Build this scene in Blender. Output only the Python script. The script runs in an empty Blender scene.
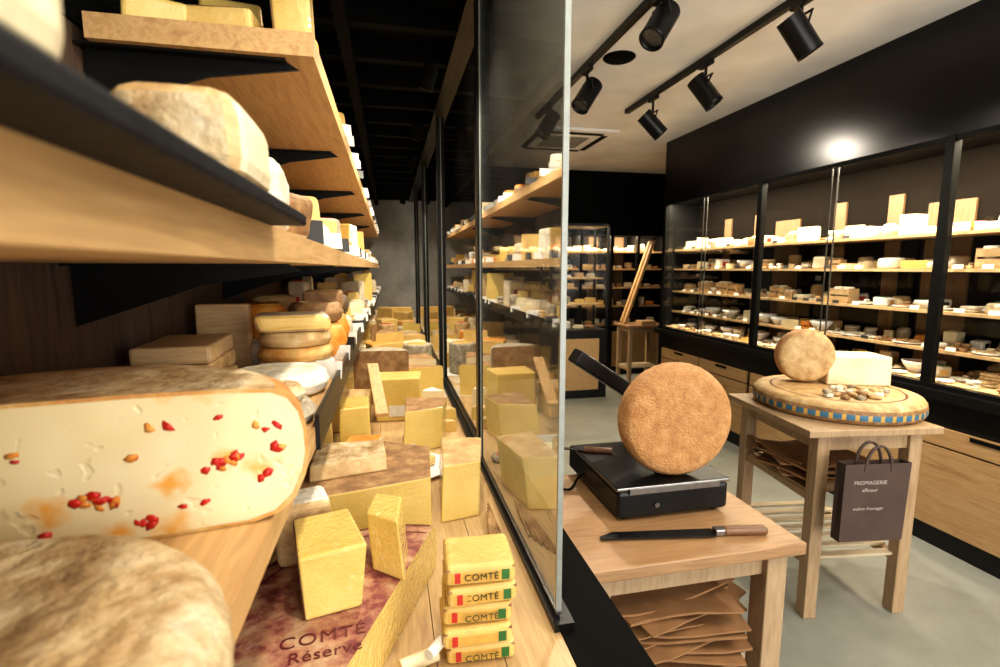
import bpy, bmesh, math, random
from mathutils import Vector, Matrix, Euler
D=bpy.data; SC=bpy.context.scene
pi=math.pi
# ------------------------------------------------------------------ materials
def newmat(name):
    m=D.materials.new(name); m.use_nodes=True
    nt=m.node_tree; b=nt.nodes['Principled BSDF']
    return m,nt,b
def N(nt,t,**k):
    n=nt.nodes.new(t)
    for a,v in k.items(): setattr(n,a,v)
    return n
def ramp(nt,stops):
    r=N(nt,'ShaderNodeValToRGB'); e=r.color_ramp.elements
    e[0].position=stops[0][0]; e[0].color=(*stops[0][1],1)
    e[1].position=stops[-1][0]; e[1].color=(*stops[-1][1],1)
    for p,c in stops[1:-1]:
        q=e.new(p); q.color=(*c,1)
    return r
def coords(nt,scale=(1,1,1)):
    tc=N(nt,'ShaderNodeTexCoord'); mp=N(nt,'ShaderNodeMapping')
    mp.inputs['Scale'].default_value=scale
    nt.links.new(tc.outputs['Object'],mp.inputs['Vector']); return mp.outputs['Vector']
def plain(name,col,rough=.5,metal=0,coat=0,bump=0,bscale=60,spec=.5):
    m,nt,b=newmat(name)
    b.inputs['Base Color'].default_value=(*col,1); b.inputs['Roughness'].default_value=rough
    b.inputs['Metallic'].default_value=metal; b.inputs['Coat Weight'].default_value=coat
    b.inputs['Specular IOR Level'].default_value=spec
    v=coords(nt); n=N(nt,'ShaderNodeTexNoise'); n.inputs['Scale'].default_value=bscale; nt.links.new(v,n.inputs['Vector'])
    r=ramp(nt,[(.3,tuple(c*.88 for c in col)),(.7,tuple(min(1,c*1.08) for c in col))])
    nt.links.new(n.outputs['Fac'],r.inputs['Fac']); nt.links.new(r.outputs['Color'],b.inputs['Base Color'])
    if bump:
        bp=N(nt,'ShaderNodeBump'); bp.inputs['Strength'].default_value=bump; bp.inputs['Distance'].default_value=.004
        nt.links.new(n.outputs['Fac'],bp.inputs['Height']); nt.links.new(bp.outputs['Normal'],b.inputs['Normal'])
    return m
def wood(name,c1,c2,c3,axis='Y',rough=.5,sc=1.0):
    m,nt,b=newmat(name)
    s={'X':(1.2,14,14),'Y':(14,1.2,14),'Z':(14,14,1.2)}[axis]
    v=coords(nt,tuple(a*sc for a in s))
    n=N(nt,'ShaderNodeTexNoise'); n.inputs['Scale'].default_value=2.2; n.inputs['Detail'].default_value=6; n.inputs['Distortion'].default_value=1.3
    nt.links.new(v,n.inputs['Vector'])
    r=ramp(nt,[(.28,c1),(.5,c2),(.62,c3),(.75,c2)])
    nt.links.new(n.outputs['Fac'],r.inputs['Fac'])
    n2=N(nt,'ShaderNodeTexNoise'); n2.inputs['Scale'].default_value=14; n2.inputs['Detail'].default_value=3
    nt.links.new(v,n2.inputs['Vector'])
    mx=N(nt,'ShaderNodeMixRGB',blend_type='MULTIPLY'); mx.inputs['Fac'].default_value=.35
    nt.links.new(r.outputs['Color'],mx.inputs['Color1']); nt.links.new(n2.outputs['Fac'],mx.inputs['Color2'])
    nt.links.new(mx.outputs['Color'],b.inputs['Base Color'])
    b.inputs['Roughness'].default_value=rough
    bp=N(nt,'ShaderNodeBump'); bp.inputs['Strength'].default_value=.15; bp.inputs['Distance'].default_value=.002
    nt.links.new(n2.outputs['Fac'],bp.inputs['Height']); nt.links.new(bp.outputs['Normal'],b.inputs['Normal'])
    return m
def cheese(name,stops,scale=25,rough=.5,bump=.3,bscale=120,coat=0,sss=.0,vor=False,bd=.004):
    m,nt,b=newmat(name); v=coords(nt)
    n=N(nt,'ShaderNodeTexNoise'); n.inputs['Scale'].default_value=scale; n.inputs['Detail'].default_value=7; n.inputs['Roughness'].default_value=.65
    nt.links.new(v,n.inputs['Vector']); r=ramp(nt,stops)
    nt.links.new(n.outputs['Fac'],r.inputs['Fac']); nt.links.new(r.outputs['Color'],b.inputs['Base Color'])
    b.inputs['Roughness'].default_value=rough
    if vor:
        n2=N(nt,'ShaderNodeTexVoronoi'); n2.inputs['Scale'].default_value=bscale; h=n2.outputs['Distance']
    else:
        n2=N(nt,'ShaderNodeTexNoise'); n2.inputs['Scale'].default_value=bscale; n2.inputs['Detail'].default_value=5; h=n2.outputs['Fac']
    nt.links.new(v,n2.inputs['Vector'])
    bp=N(nt,'ShaderNodeBump'); bp.inputs['Strength'].default_value=bump; bp.inputs['Distance'].default_value=bd
    nt.links.new(h,bp.inputs['Height']); nt.links.new(bp.outputs['Normal'],b.inputs['Normal'])
    if coat:
        b.inputs['Coat Weight'].default_value=coat; b.inputs['Coat Roughness'].default_value=.07
        n3=N(nt,'ShaderNodeTexNoise'); n3.inputs['Scale'].default_value=26; n3.inputs['Detail'].default_value=1; n3.inputs['Distortion'].default_value=4; nt.links.new(v,n3.inputs['Vector'])
        b3=N(nt,'ShaderNodeBump'); b3.inputs['Strength'].default_value=1; b3.inputs['Distance'].default_value=.03
        nt.links.new(n3.outputs['Fac'],b3.inputs['Height']); nt.links.new(b3.outputs['Normal'],b.inputs['Coat Normal'])
    return m
M={}
M['pine']=wood('pine_board',(.48,.27,.105),(.65,.41,.18),(.55,.32,.13),'Y')
M['deck']=wood('deck_board',(.44,.27,.12),(.60,.41,.20),(.52,.34,.15),'Y',.42)
M['pineX']=wood('pine_cross',(.52,.33,.15),(.66,.45,.24),(.58,.37,.17),'X')
M['tab']=wood('table_top_wood',(.31,.165,.075),(.46,.27,.13),(.38,.215,.10),'X',.4)
M['leg']=wood('table_leg_wood',(.36,.23,.12),(.52,.36,.21),(.44,.29,.16),'Z',.5)
M['oak']=wood('oak_front',(.38,.22,.09),(.53,.34,.16),(.46,.28,.12),'Y',.42,.8)
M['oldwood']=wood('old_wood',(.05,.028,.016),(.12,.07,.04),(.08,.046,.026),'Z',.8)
M['upright']=wood('upright_wood',(.13,.07,.03),(.20,.12,.055),(.16,.09,.04),'Z',.6)
M['white_slat']=wood('pale_slat',(.56,.44,.28),(.70,.58,.4),(.62,.5,.32),'X')
M['black']=plain('black_satin',(.006,.006,.006),.35,spec=.35)
M['blackm']=plain('black_matte',(.004,.004,.0035),.8,spec=.1)
M['gloss']=plain('black_gloss_panel',(.004,.004,.0045),.28,0,.0,spec=.45)
M['slate']=plain('slate_board',(.012,.012,.013),.6,bump=.3,spec=.2)
M['steel']=plain('brushed_steel',(.30,.29,.28),.3,1)
M['blade']=plain('dark_blade',(.05,.05,.05),.35,1)
M['white']=plain('white_ceramic',(.82,.81,.78),.25)
M['paper']=plain('white_paper',(.72,.69,.62),.7)
M['waxpaper']=plain('wax_paper',(.62,.52,.37),.4,0,.4,.5,25)
M['tagb']=plain('tag_black',(.012,.012,.012),.5)
M['kraft']=plain('kraft_paper',(.30,.155,.065),.75,bump=.5,bscale=18)
M['bag']=plain('brown_bag_paper',(.085,.055,.045),.6,bump=.4,bscale=10,spec=.3)
M['red']=plain('label_red',(.48,.03,.02),.5)
M['blue']=plain('label_blue',(.05,.16,.26),.5)
M['green']=plain('label_green',(.03,.14,.03),.5)
M['gold']=plain('label_gold',(.60,.35,.08),.4)
M['ink']=plain('ink_light',(.5,.45,.4),.6)
M['inkred']=plain('ink_maroon',(.11,.01,.012),.5)
M['inkdark']=plain('ink_dark',(.03,.05,.015),.5)
M['knob']=wood('handle_wood',(.12,.05,.02),(.22,.10,.045),(.16,.075,.03),'X',.4)
M['paste_y']=cheese('paste_yellow',[(.25,(.60,.37,.10)),(.5,(.71,.48,.145)),(.75,(.78,.56,.21))],8,.45,.3,70,.6)
M['paste_c']=cheese('paste_cream',[(.25,(.68,.54,.31)),(.5,(.77,.66,.43)),(.75,(.83,.75,.54))],10,.55,.35,60,.2)
M['paste_w']=cheese('paste_comte',[(.25,(.60,.40,.085)),(.55,(.71,.505,.14)),(.8,(.79,.60,.21))],6,.4,.2,60,1)
M['r_white']=cheese('rind_white',[(.3,(.50,.42,.29)),(.5,(.70,.64,.51)),(.7,(.83,.80,.71))],22,.7,.6,70,bd=.006)
M['r_brown']=cheese('rind_brown',[(.3,(.14,.07,.025)),(.5,(.28,.15,.06)),(.7,(.46,.29,.13))],20,.65,.6,80)
M['r_tan']=cheese('rind_tan',[(.3,(.36,.20,.075)),(.5,(.52,.34,.15)),(.7,(.66,.50,.27))],20,.6,.6,90)
M['r_orange']=cheese('rind_orange',[(.3,(.46,.13,.015)),(.5,(.64,.24,.03)),(.7,(.72,.40,.10))],14,.5,.4,60)
M['r_grey']=cheese('rind_grey',[(.3,(.16,.13,.08)),(.5,(.32,.27,.19)),(.7,(.50,.44,.33))],30,.8,.6,90)
M['r_dark']=cheese('rind_dark',[(.3,(.07,.04,.02)),(.7,(.20,.13,.07))],20,.5,.4,60)
M['r_net']=cheese('rind_netted',[(.25,(.34,.145,.045)),(.5,(.52,.26,.095)),(.75,(.64,.38,.17))],26,.65,.9,200,bd=.008)
M['r_old']=cheese('rind_mouldy',[(.28,(.18,.10,.04)),(.42,(.40,.26,.12)),(.56,(.55,.42,.24)),(.75,(.64,.56,.42))],24,.8,1.0,60,bd=.009)
M['r_pepper']=cheese('rind_pepper',[(.3,(.40,.13,.03)),(.5,(.56,.30,.08)),(.7,(.66,.46,.20))],12,.6,.7,60,bd=.006)
M['comte_top']=cheese('printed_rind',[(.3,(.10,.015,.02)),(.42,(.22,.05,.045)),(.52,(.40,.19,.11)),(.62,(.50,.33,.19)),(.75,(.30,.09,.07))],18,.6,.4,60,.4)
m,nt,b=newmat('paste_pepper'); v=coords(nt)
n=N(nt,'ShaderNodeTexNoise'); n.inputs['Scale'].default_value=9; nt.links.new(v,n.inputs['Vector'])
r=ramp(nt,[(.3,(.66,.52,.27)),(.7,(.77,.66,.41))]); nt.links.new(n.outputs['Fac'],r.inputs['Fac'])
dn=N(nt,'ShaderNodeTexNoise'); dn.inputs['Scale'].default_value=45; nt.links.new(v,dn.inputs['Vector'])
mv=N(nt,'ShaderNodeMixRGB'); mv.inputs['Fac'].default_value=.035
nt.links.new(v,mv.inputs['Color1']); nt.links.new(dn.outputs['Color'],mv.inputs['Color2'])
vo=N(nt,'ShaderNodeTexVoronoi'); vo.inputs['Scale'].default_value=26; nt.links.new(mv.outputs['Color'],vo.inputs['Vector'])
sep=N(nt,'ShaderNodeSeparateColor'); nt.links.new(vo.outputs['Color'],sep.inputs['Color'])
gt=N(nt,'ShaderNodeMath',operation='GREATER_THAN'); gt.inputs[1].default_value=.45; nt.links.new(sep.outputs['Red'],gt.inputs[0])
rr=ramp(nt,[(.12,(1,1,1)),(.45,(0,0,0))]); nt.links.new(vo.outputs['Distance'],rr.inputs['Fac'])
mu=N(nt,'ShaderNodeMath',operation='MULTIPLY'); nt.links.new(gt.outputs[0],mu.inputs[0]); nt.links.new(rr.outputs['Color'],mu.inputs[1])
mx=N(nt,'ShaderNodeMixRGB'); mx.inputs['Color2'].default_value=(.74,.36,.07,1)
nt.links.new(mu.outputs[0],mx.inputs['Fac']); nt.links.new(r.outputs['Color'],mx.inputs['Color1']); nt.links.new(mx.outputs['Color'],b.inputs['Base Color'])
b.inputs['Roughness'].default_value=.42
v2=N(nt,'ShaderNodeTexNoise'); v2.inputs['Scale'].default_value=60; v2.inputs['Detail'].default_value=1; nt.links.new(v,v2.inputs['Vector'])
r2=ramp(nt,[(.27,(0,0,0)),(.35,(1,1,1))]); nt.links.new(v2.outputs['Fac'],r2.inputs['Fac'])
bp=N(nt,'ShaderNodeBump'); bp.inputs['Strength'].default_value=.4; bp.inputs['Distance'].default_value=.002
nt.links.new(r2.outputs['Color'],bp.inputs['Height']); nt.links.new(bp.outputs['Normal'],b.inputs['Normal'])
M['pepper']=m
M['chilli']=plain('chilli_red',(.50,.018,.01),.35)
M['floor']=cheese('floor_resin',[(.3,(.20,.205,.175)),(.5,(.245,.25,.215)),(.7,(.29,.29,.255))],3,.38,.05,30)
M['ceil']=plain('ceiling_paint',(.88,.87,.85),.85,bscale=2)
M['grey']=cheese('wall_grey',[(.3,(.20,.20,.19)),(.7,(.32,.32,.30))],5,.8,.2,20)
M['dark']=plain('wall_dark',(.016,.014,.012),.75,bscale=3,spec=.2)
M['darkback']=plain('cabinet_back_panel',(.009,.007,.0055),.9,bscale=3,spec=.05)  # even dark brown-black panel colour
def glassmat(name,tint,gain,base,haze):
    m=D.materials.new(name); m.use_nodes=True; nt=m.node_tree; nt.nodes.clear()
    o=N(nt,'ShaderNodeOutputMaterial'); mix=N(nt,'ShaderNodeMixShader'); t=N(nt,'ShaderNodeBsdfTransparent'); g=N(nt,'ShaderNodeBsdfGlossy')
    t.inputs['Color'].default_value=(*tint,1); g.inputs['Roughness'].default_value=.012
    lw=N(nt,'ShaderNodeLayerWeight'); lw.inputs['Blend'].default_value=.5
    p=N(nt,'ShaderNodeMath',operation='POWER'); p.inputs[1].default_value=4.0
    a=N(nt,'ShaderNodeMath',operation='MULTIPLY_ADD'); a.inputs[1].default_value=gain; a.inputs[2].default_value=base; a.use_clamp=True
    nt.links.new(lw.outputs['Facing'],p.inputs[0]); nt.links.new(p.outputs[0],a.inputs[0]); nt.links.new(a.outputs[0],mix.inputs['Fac'])
    last=t
    if haze:
        d=N(nt,'ShaderNodeBsdfDiffuse'); d.inputs['Color'].default_value=(.8,.8,.78,1); mh=N(nt,'ShaderNodeMixShader')
        v=coords(nt,(1,1,.3)); nz=N(nt,'ShaderNodeTexNoise'); nz.inputs['Scale'].default_value=4; nt.links.new(v,nz.inputs['Vector'])
        hz=N(nt,'ShaderNodeMath',operation='MULTIPLY'); hz.inputs[1].default_value=haze; nt.links.new(nz.outputs['Fac'],hz.inputs[0]); nt.links.new(hz.outputs[0],mh.inputs['Fac'])
        nt.links.new(t.outputs[0],mh.inputs[1]); nt.links.new(d.outputs[0],mh.inputs[2]); last=mh
    nt.links.new(last.outputs[0],mix.inputs[1]); nt.links.new(g.outputs[0],mix.inputs[2]); nt.links.new(mix.outputs[0],o.inputs['Surface'])
    return m
M['glass']=glassmat('clear_glass',(.96,.97,.96),.8,.025,0)
M['glassd']=glassmat('dusty_door_glass',(.92,.94,.93),1.6,.06,.11)
M['edge']=plain('glass_edge',(.25,.27,.25),.3)
M['edged']=plain('glass_edge_dark',(.05,.05,.047),.4)

# ------------------------------------------------------------------ mesh builder
class MB:
    def __init__(s): s.v=[];s.f=[];s.m=[];s.sm=[];s.mats=[]
    def mi(s,k):
        if k not in s.mats: s.mats.append(k)
        return s.mats.index(k)
    def add(s,vs,fs,mk,smooth=False,T=None):
        o=len(s.v)
        for p in vs:
            p=Vector(p); s.v.append(T@p if T is not None else p)
        for i,f in enumerate(fs):
            s.f.append([o+a for a in f]); s.m.append(s.mi(mk[i] if isinstance(mk,list) else mk)); s.sm.append(smooth)
    def box(s,x0,x1,y0,y1,z0,z1,mk,T=None):
        vs=[(x0,y0,z0),(x1,y0,z0),(x1,y1,z0),(x0,y1,z0),(x0,y0,z1),(x1,y0,z1),(x1,y1,z1),(x0,y1,z1)]
        s.add(vs,[(0,3,2,1),(4,5,6,7),(0,1,5,4),(1,2,6,5),(2,3,7,6),(3,0,4,7)],mk,False,T)
    def bbox(s,sx,sy,sz,mk,T,bev=.006,seg=2,jit=0,rng=None,sidemats=None):
        bm=bmesh.new(); bmesh.ops.create_cube(bm,size=1)
        for q in bm.verts:
            q.co=Vector((q.co.x*sx,q.co.y*sy,(q.co.z+.5)*sz))
            if jit: q.co+=Vector((rng.uniform(-jit,jit),rng.uniform(-jit,jit),rng.uniform(-jit,0) if q.co.z>.001 else 0))
        if bev: bmesh.ops.bevel(bm,geom=bm.edges[:],offset=bev,segments=seg,profile=.5,affect='EDGES')
        bm.normal_update(); bm.verts.index_update()
        vs=[q.co.copy() for q in bm.verts]; fs=[[q.index for q in f.verts] for f in bm.faces]
        if sidemats:
            ml=[]
            for f in bm.faces:
                n=f.normal; a=max(range(3),key=lambda i:abs(n[i])); k='xyz'[a]+('+' if n[a]>0 else '-')
                ml.append(sidemats.get(k,mk) if abs(n[a])>.9 else sidemats.get('edge',sidemats.get(k,mk)))
        else: ml=mk
        bm.free(); s.add(vs,fs,ml,False,T)
    def lathe(s,prof,n,mk,T=None,a0=0,a1=2*pi,cut=None,smooth=True,matf=None):
        full=abs(a1-a0-2*pi)<1e-6; vs=[];fs=[];ml=[]
        k=len(prof); cols=n if full else n+1
        for i in range(cols):
            a=a0+(a1-a0)*i/n; c,sn=math.cos(a),math.sin(a)
            for r,z in prof: vs.append((r*c,r*sn,z))
        for i in range(n):
            j=(i+1)%cols
            for q in range(k-1):
                a,b_,c_,d=i*k+q,j*k+q,j*k+q+1,i*k+q+1
                if prof[q][0]<1e-6: f=(a,c_,d)
                elif prof[q+1][0]<1e-6: f=(a,b_,d)
                else: f=(a,b_,c_,d)
                fs.append(f); ml.append(matf(i,q) if matf else mk)
        s.add(vs,fs,ml,smooth,T)
        if not full:
            for col,fl in ((0,True),(n,False)):
                idx=[col*k+q for q in range(k)]
                pts=[vs[q] for q in idx]
                s.add(pts,[list(range(k)) if fl else list(range(k))[::-1]],cut or mk,False,T)
    def cyl(s,p0,p1,r,mk,n=16,r1=None,cap=True):
        p0=Vector(p0);p1=Vector(p1); d=p1-p0; L=d.length
        T=Matrix.Translation(p0)@d.to_track_quat('Z','Y').to_matrix().to_4x4()
        r1=r if r1 is None else r1
        s.lathe([(0,0),(r,0)],n,mk,T,smooth=False)
        s.lathe([(r,0),(r1,L)],n,mk,T)
        s.lathe([(r1,L),(0,L)],n,mk,T,smooth=False)
    def obj(s,name,loc=None):
        lo=Vector([min(p[i] for p in s.v) for i in range(3)]); hi=Vector([max(p[i] for p in s.v) for i in range(3)])
        c=Vector(((lo.x+hi.x)/2,(lo.y+hi.y)/2,lo.z))
        me=D.meshes.new(name); me.from_pydata([p-c for p in s.v],[],s.f)
        for k in s.mats: me.materials.append(M[k])
        for i,p in enumerate(me.polygons): p.material_index=s.m[i]; p.use_smooth=s.sm[i]
        me.update(); o=D.objects.new(name,me); o.location=c; SC.collection.objects.link(o); return o
def TR(x,y,z,rz=0,rx=0,ry=0,s=1):
    return Matrix.Translation((x,y,z))@Euler((rx,ry,rz),'XYZ').to_matrix().to_4x4()@Matrix.Scale(s,4)
def wprof(r,h,b=.01,bulge=0,dish=0):
    p=[(0,0),(r*.5,0),(r-b,0)]
    for a in (30,60): p.append((r-b+b*math.sin(math.radians(a)),b-b*math.cos(math.radians(a))))
    p.append((r,b)); p.append((r+bulge,h*.5)); p.append((r,h-b))
    for a in (30,60): p.append((r-b+b*math.cos(math.radians(a)),h-b+b*math.sin(math.radians(a))))
    p+=[(r-b,h),(r*.75,h-dish*.5),(r*.4,h-dish),(0,h-dish)]
    return p
def text(body,size,loc,rot,mat,parent,ext=.0003,sp=1.06):
    c=D.curves.new('lettering','FONT'); c.body=body; c.size=size; c.extrude=ext; c.align_x='CENTER'; c.align_y='CENTER'; c.space_character=sp
    o=D.objects.new('lettering',c); SC.collection.objects.link(o); c.materials.append(M[mat])
    o.parent=parent; o.location=Vector(loc)-parent.location; o.rotation_euler=rot
    return o
def rough(o,strength,size,lv=2):
    t=D.textures.new('lumps','CLOUDS'); t.noise_scale=size; t.noise_depth=3
    a=o.modifiers.new('sub','SUBSURF'); a.subdivision_type='SIMPLE'; a.levels=lv; a.render_levels=lv
    d=o.modifiers.new('disp','DISPLACE'); d.texture=t; d.strength=strength; d.mid_level=.5; d.texture_coords='LOCAL'

# ------------------------------------------------------------------ room shell
def shell(name,*a):
    b=MB(); b.box(*a); return b.obj(name)
shell('floor',-.6,4.1,-2,7.1,-.1,0,'floor')
shell('ceiling',-.6,4.1,-2,7.1,2.8,2.9,'ceil')
shell('wall_left',-.6,-.5,-2,7.0,0,2.8,'dark')
shell('wall_right',3.9,4.0,-2,7.0,0,2.8,'dark')
b=MB(); b.box(-.5,3.9,6.9,7.0,0,2.8,'grey'); b.obj('wall_back')
b=MB(); b.box(-.5,3.9,-2.0,-1.92,0,.3,'dark'); b.box(-.5,3.9,-2,-1.92,2.6,2.8,'dark')
for x in (-.5,.9,2.3,3.82): b.box(x,x+.08,-2,-1.92,.3,2.6,'black')
b.obj('wall_front')
b=MB(); b.box(-.42,3.82,-1.965,-1.955,.3,2.6,'glass'); b.obj('window_1')

# ------------------------------------------------------------------ left chilled case
b=MB()
for i in range(7):
    xa=-.5+i*.1121; b.box(xa,xa+.1106,-.3,6.6,.82,.85,'deck')
b.box(-.5,.285,-.3,6.6,.80,.82,'oldwood')
b.box(.285,.41,-.3,6.6,.80,.852,'blackm')
b.box(.39,.41,-.3,6.6,.0,.80,'black')
b.box(-.5,.39,-.3,6.6,.0,.05,'blackm')
b.box(-.5,.40,6.56,6.60,.05,2.35,'grey')
b.box(.272,.310,.78,6.56,.852,.866,'black')
b.box(.26,.34,-.3,6.56,2.33,2.40,'black')
b.box(.28,.32,-.3,6.56,2.40,2.80,'black')
b.box(-.5,.26,-.3,6.56,2.42,2.46,'blackm')
y=-.2
while y<6.4:
    b.box(-.5,.26,y,y+.045,2.34,2.42,'blackm'); y+=.30
b.box(-.15,-.11,-.3,6.56,2.28,2.33,'blackm')
for y in (1.585,2.9,4.2,5.5): b.box(.275,.315,y,y+.04,.866,2.33,'black')
for i in range(9):
    yy=.35+i*.72
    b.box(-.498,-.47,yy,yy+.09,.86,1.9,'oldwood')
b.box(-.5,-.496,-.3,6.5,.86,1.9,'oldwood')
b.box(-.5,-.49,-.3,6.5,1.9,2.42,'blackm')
case=b.obj('refrigerated_display_case')
def pane(name,x,y0,y1,z0,z1):
    b=MB(); b.box(x-.003,x+.003,y0+.006,y1-.006,z0,z1,'glassd')
    b.box(x-.005,x+.005,y0,y0+.006,z0,z1,'edge'); b.box(x-.005,x+.005,y1-.006,y1,z0,z1,'edge')
    b.box(x-.005,x+.005,y0,y1,z0-.006,z0,'steel')
    b.obj(name)
pane('glass_door',.286,.80,1.58,.877,2.33)
pane('glass_door',.300,1.63,2.89,.877,2.33)
pane('glass_door',.300,2.95,4.19,.877,2.33)
pane('glass_door',.300,4.25,5.49,.877,2.33)
def shelf(z0,z1,y0,y1,lip=False,brk=()):
    b=MB(); b.box(-.47,-.12,y0,y1,z0,z1,'pine')
    for yy in brk:
        vs=[(-.49,yy,z0),(-.17,yy,z0),(-.15,yy,z0-.012),(-.3,yy,z0-.035),(-.49,yy,z0-.10)]
        vs2=[(x,yy+.006,z) for x,_,z in vs]; n=5
        b.add(vs+vs2,[tuple(range(n)),tuple(range(n,2*n))[::-1]]+[(i,i+n,(i+1)%n+n,(i+1)%n) for i in range(n)],'black')
        b.box(-.495,-.17,yy-.02,yy+.03,z0-.004,z0,'black')
    if lip: b.box(-.12,-.113,y0+.85,y1,z0-.005,z1+.02,'black')
    return b.obj('wooden_shelf')
shelf(1.87,1.91,.985,6.4,False,(1.02,1.75,2.6,3.6,4.6))
shelf(1.508,1.545,.02,6.4,False,(.92,1.65,2.5,3.4,4.4))
shelf(1.222,1.254,-.05,6.4,True,(.9,1.65,2.5,3.4,4.4))
b=MB(); b.bbox(.30,.56,.012,'slate',TR(-.235,.30,1.545),.003); b.obj('slate_board')

# ------------------------------------------------------------------ cheeses
RN=['r_white','r_brown','r_tan','r_orange','r_grey','r_white','r_tan','r_old','r_pepper','r_tan','waxpaper']
RNL=['r_white','r_tan','r_white','r_white','r_grey','r_white','r_tan','r_old','r_brown','waxpaper','r_orange']
def item(b,x,y,z,w,rng,kind=None,face=None,hs=1.0,light=False):
    k=kind or rng.choice(['wheel','wheel','half','wedge','wedge','block','crottin','stack','half','box','parcel','cyl'])
    face=-pi/2 if face is None else face
    rd=rng.choice(RNL if light else RN); ps=rng.choice(['paste_c','paste_c','paste_y','paste_c'] if light else ['paste_y','paste_c','paste_w','paste_y','paste_w'])
    if k=='wheel':
        r=w*rng.uniform(.75,.98); h=r*rng.uniform(.35,.75)*hs
        b.lathe(wprof(r,h,min(.014,h*.3),.003),22,rd,TR(x,y,z,rng.uniform(0,6)))
        if rng.random()<.5: b.lathe([(r*.5,0),(r*.48,.0015),(0,.0015)],18,rng.choice(['paper','red','green','gold','paper']),TR(x,y,z+h))
    elif k=='stack':
        r=w*rng.uniform(.55,.8); h=r*rng.uniform(.3,.45); c=rng.choice([2,3,4])
        for i in range(c): b.lathe(wprof(r,h,min(.01,h*.3),.002),20,rd,TR(x+rng.uniform(-.006,.006),y+rng.uniform(-.006,.006),z+i*h))
    elif k=='cyl':
        r=w*rng.uniform(.5,.75); h=r*rng.uniform(1.2,2)*min(hs,1.3)
        b.lathe(wprof(r,h,.012,.002),22,rng.choice(['r_white','r_tan','waxpaper','r_grey'] if light else ['r_orange','r_brown','r_tan','r_grey','r_orange']),TR(x,y,z))
        b.lathe([(r*.7,0),(r*.68,.0015),(0,.0015)],18,rng.choice(['paper','gold','red']),TR(x,y,z+h))
    elif k=='half':
        r=w*.98; h=r*rng.uniform(.4,.8)*hs; a=face+pi+rng.uniform(-.5,.5)
        T=TR(x-math.cos(a)*r*.4,y-math.sin(a)*r*.4,z)
        b.lathe(wprof(r,h,min(.012,h*.3),.003),16,rd,T,a-pi/2,a+pi/2,cut=ps)
    elif k=='wedge':
        r=w*1.7; h=w*rng.uniform(.5,1.1)*hs; a=face+pi+rng.uniform(-1.1,1.1); d=rng.uniform(.25,.55)
        T=TR(x-math.cos(a)*r*.5,y-math.sin(a)*r*.5,z)
        r2=rng.choice(['r_tan','r_brown',rd])
        b.lathe(wprof(r,h,.006,.002),8,r2,T,a-d,a+d,cut=ps,matf=(lambda i,q:(ps if q>9 else r2)) if rng.random()<.4 else None)
    elif k=='block':
        sx=w*rng.uniform(1.1,1.7); sy=w*rng.uniform(.8,1.3); sz=w*rng.uniform(.5,1.2)*hs
        b.bbox(sx,sy,sz,ps,TR(x,y,z,rng.uniform(-.5,.5)),.005,2,.008,rng,{'y+':rd,'x+':rd,'z+':rng.choice([ps,rd])} if rng.random()<.7 else None)
    elif k=='parcel':
        sx=w*rng.uniform(1.2,1.6); sy=w*rng.uniform(1,1.3); sz=w*rng.uniform(.5,.9)*hs
        T=TR(x,y,z,rng.uniform(-.5,.5)); b.bbox(sx,sy,sz,rng.choice(['waxpaper','paper','r_white'] if light else ['waxpaper','paper','kraft','r_white']),T,.012,2,.01,rng)
        b.bbox(sx*.5,sy*.5,.002,rng.choice(['red','green','gold','blue','tagb']),T@TR(0,0,sz-.001),0)
        b.bbox(sx*.4,.002,sz*.4,rng.choice(['red','green','gold','tagb']),T@TR(0,-sy/2-.001,sz*.25),0)
    elif k=='box':
        sx=w*1.4; sy=w*1.2; sz=w*.4; c=rng.choice([1,2,3])
        mk=rng.choice(['paper','pineX','r_tan','gold'])
        for i in range(c): b.bbox(sx,sy,sz,mk,TR(x,y,z+i*sz,rng.uniform(-.15,.15)),.004)
    elif k=='plate':
        b.lathe([(0,0),(w*.7,0),(w*1.0,.010),(w*.98,.013),(w*.68,.004),(0,.004)],24,'white',TR(x,y,z))
        n=rng.randint(4,8); r=w*.24
        for i in range(n):
            a=i/n*2*pi; b.lathe(wprof(r,r*.9,r*.25,.001),12,rd,TR(x+math.cos(a)*w*.5,y+math.sin(a)*w*.5,z+.004))
        if rng.random()<.6: b.lathe(wprof(r,r*.9,r*.25,.001),12,rd,TR(x,y,z+.004)); b.lathe(wprof(r,r*.9,r*.25,.001),12,rd,TR(x+.01,y,z+.004+r*.9))
    elif k=='bowl':
        s=w/.085*1.05; T=TR(x,y,z,0,0,0,s)
        b.lathe([(0,0),(.035,0),(.07,.05),(.08,.075),(.075,.075),(.065,.05),(.03,.008),(0,.008)],22,'white',T)
        b.lathe([(.066,.055),(.04,.068),(0,.072)],18,rd,T)
    elif k=='crate':
        T=TR(x,y,z); d=w*1.1; L=w*1.9; h=w*1.3
        b.box(-d/2,d/2,-L/2,L/2,0,.006,'pineX',T)
        for sx in (-1,1):
            for q in (0,1): b.box(sx*d/2-.003,sx*d/2+.003,-L/2,L/2,h*(.08+.5*q),h*(.46+.5*q),'pineX',T)
        for sy in (-1,1): b.box(-d/2,d/2,sy*L/2-.004,sy*L/2+.004,0,h,'pineX',T)
        for q in (-.25,.25): b.lathe(wprof(d*.38,h*1.05,.006,.001),14,rd,T@TR(0,q*L,.006))
    elif k=='jar':
        r=w*.4
        for dy in (-r*1.1,r*1.1):
            b.lathe([(0,0),(r,0),(r,r*1.8),(r*.8,r*2.1)],16,rng.choice(['gold','r_white','waxpaper']),TR(x,y+dy,z)); b.lathe([(r*.85,r*2.1),(r*.85,r*2.5),(0,r*2.5)],16,'white',TR(x,y+dy,z))
    else:
        r=w*.3; h=r*.9
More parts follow.
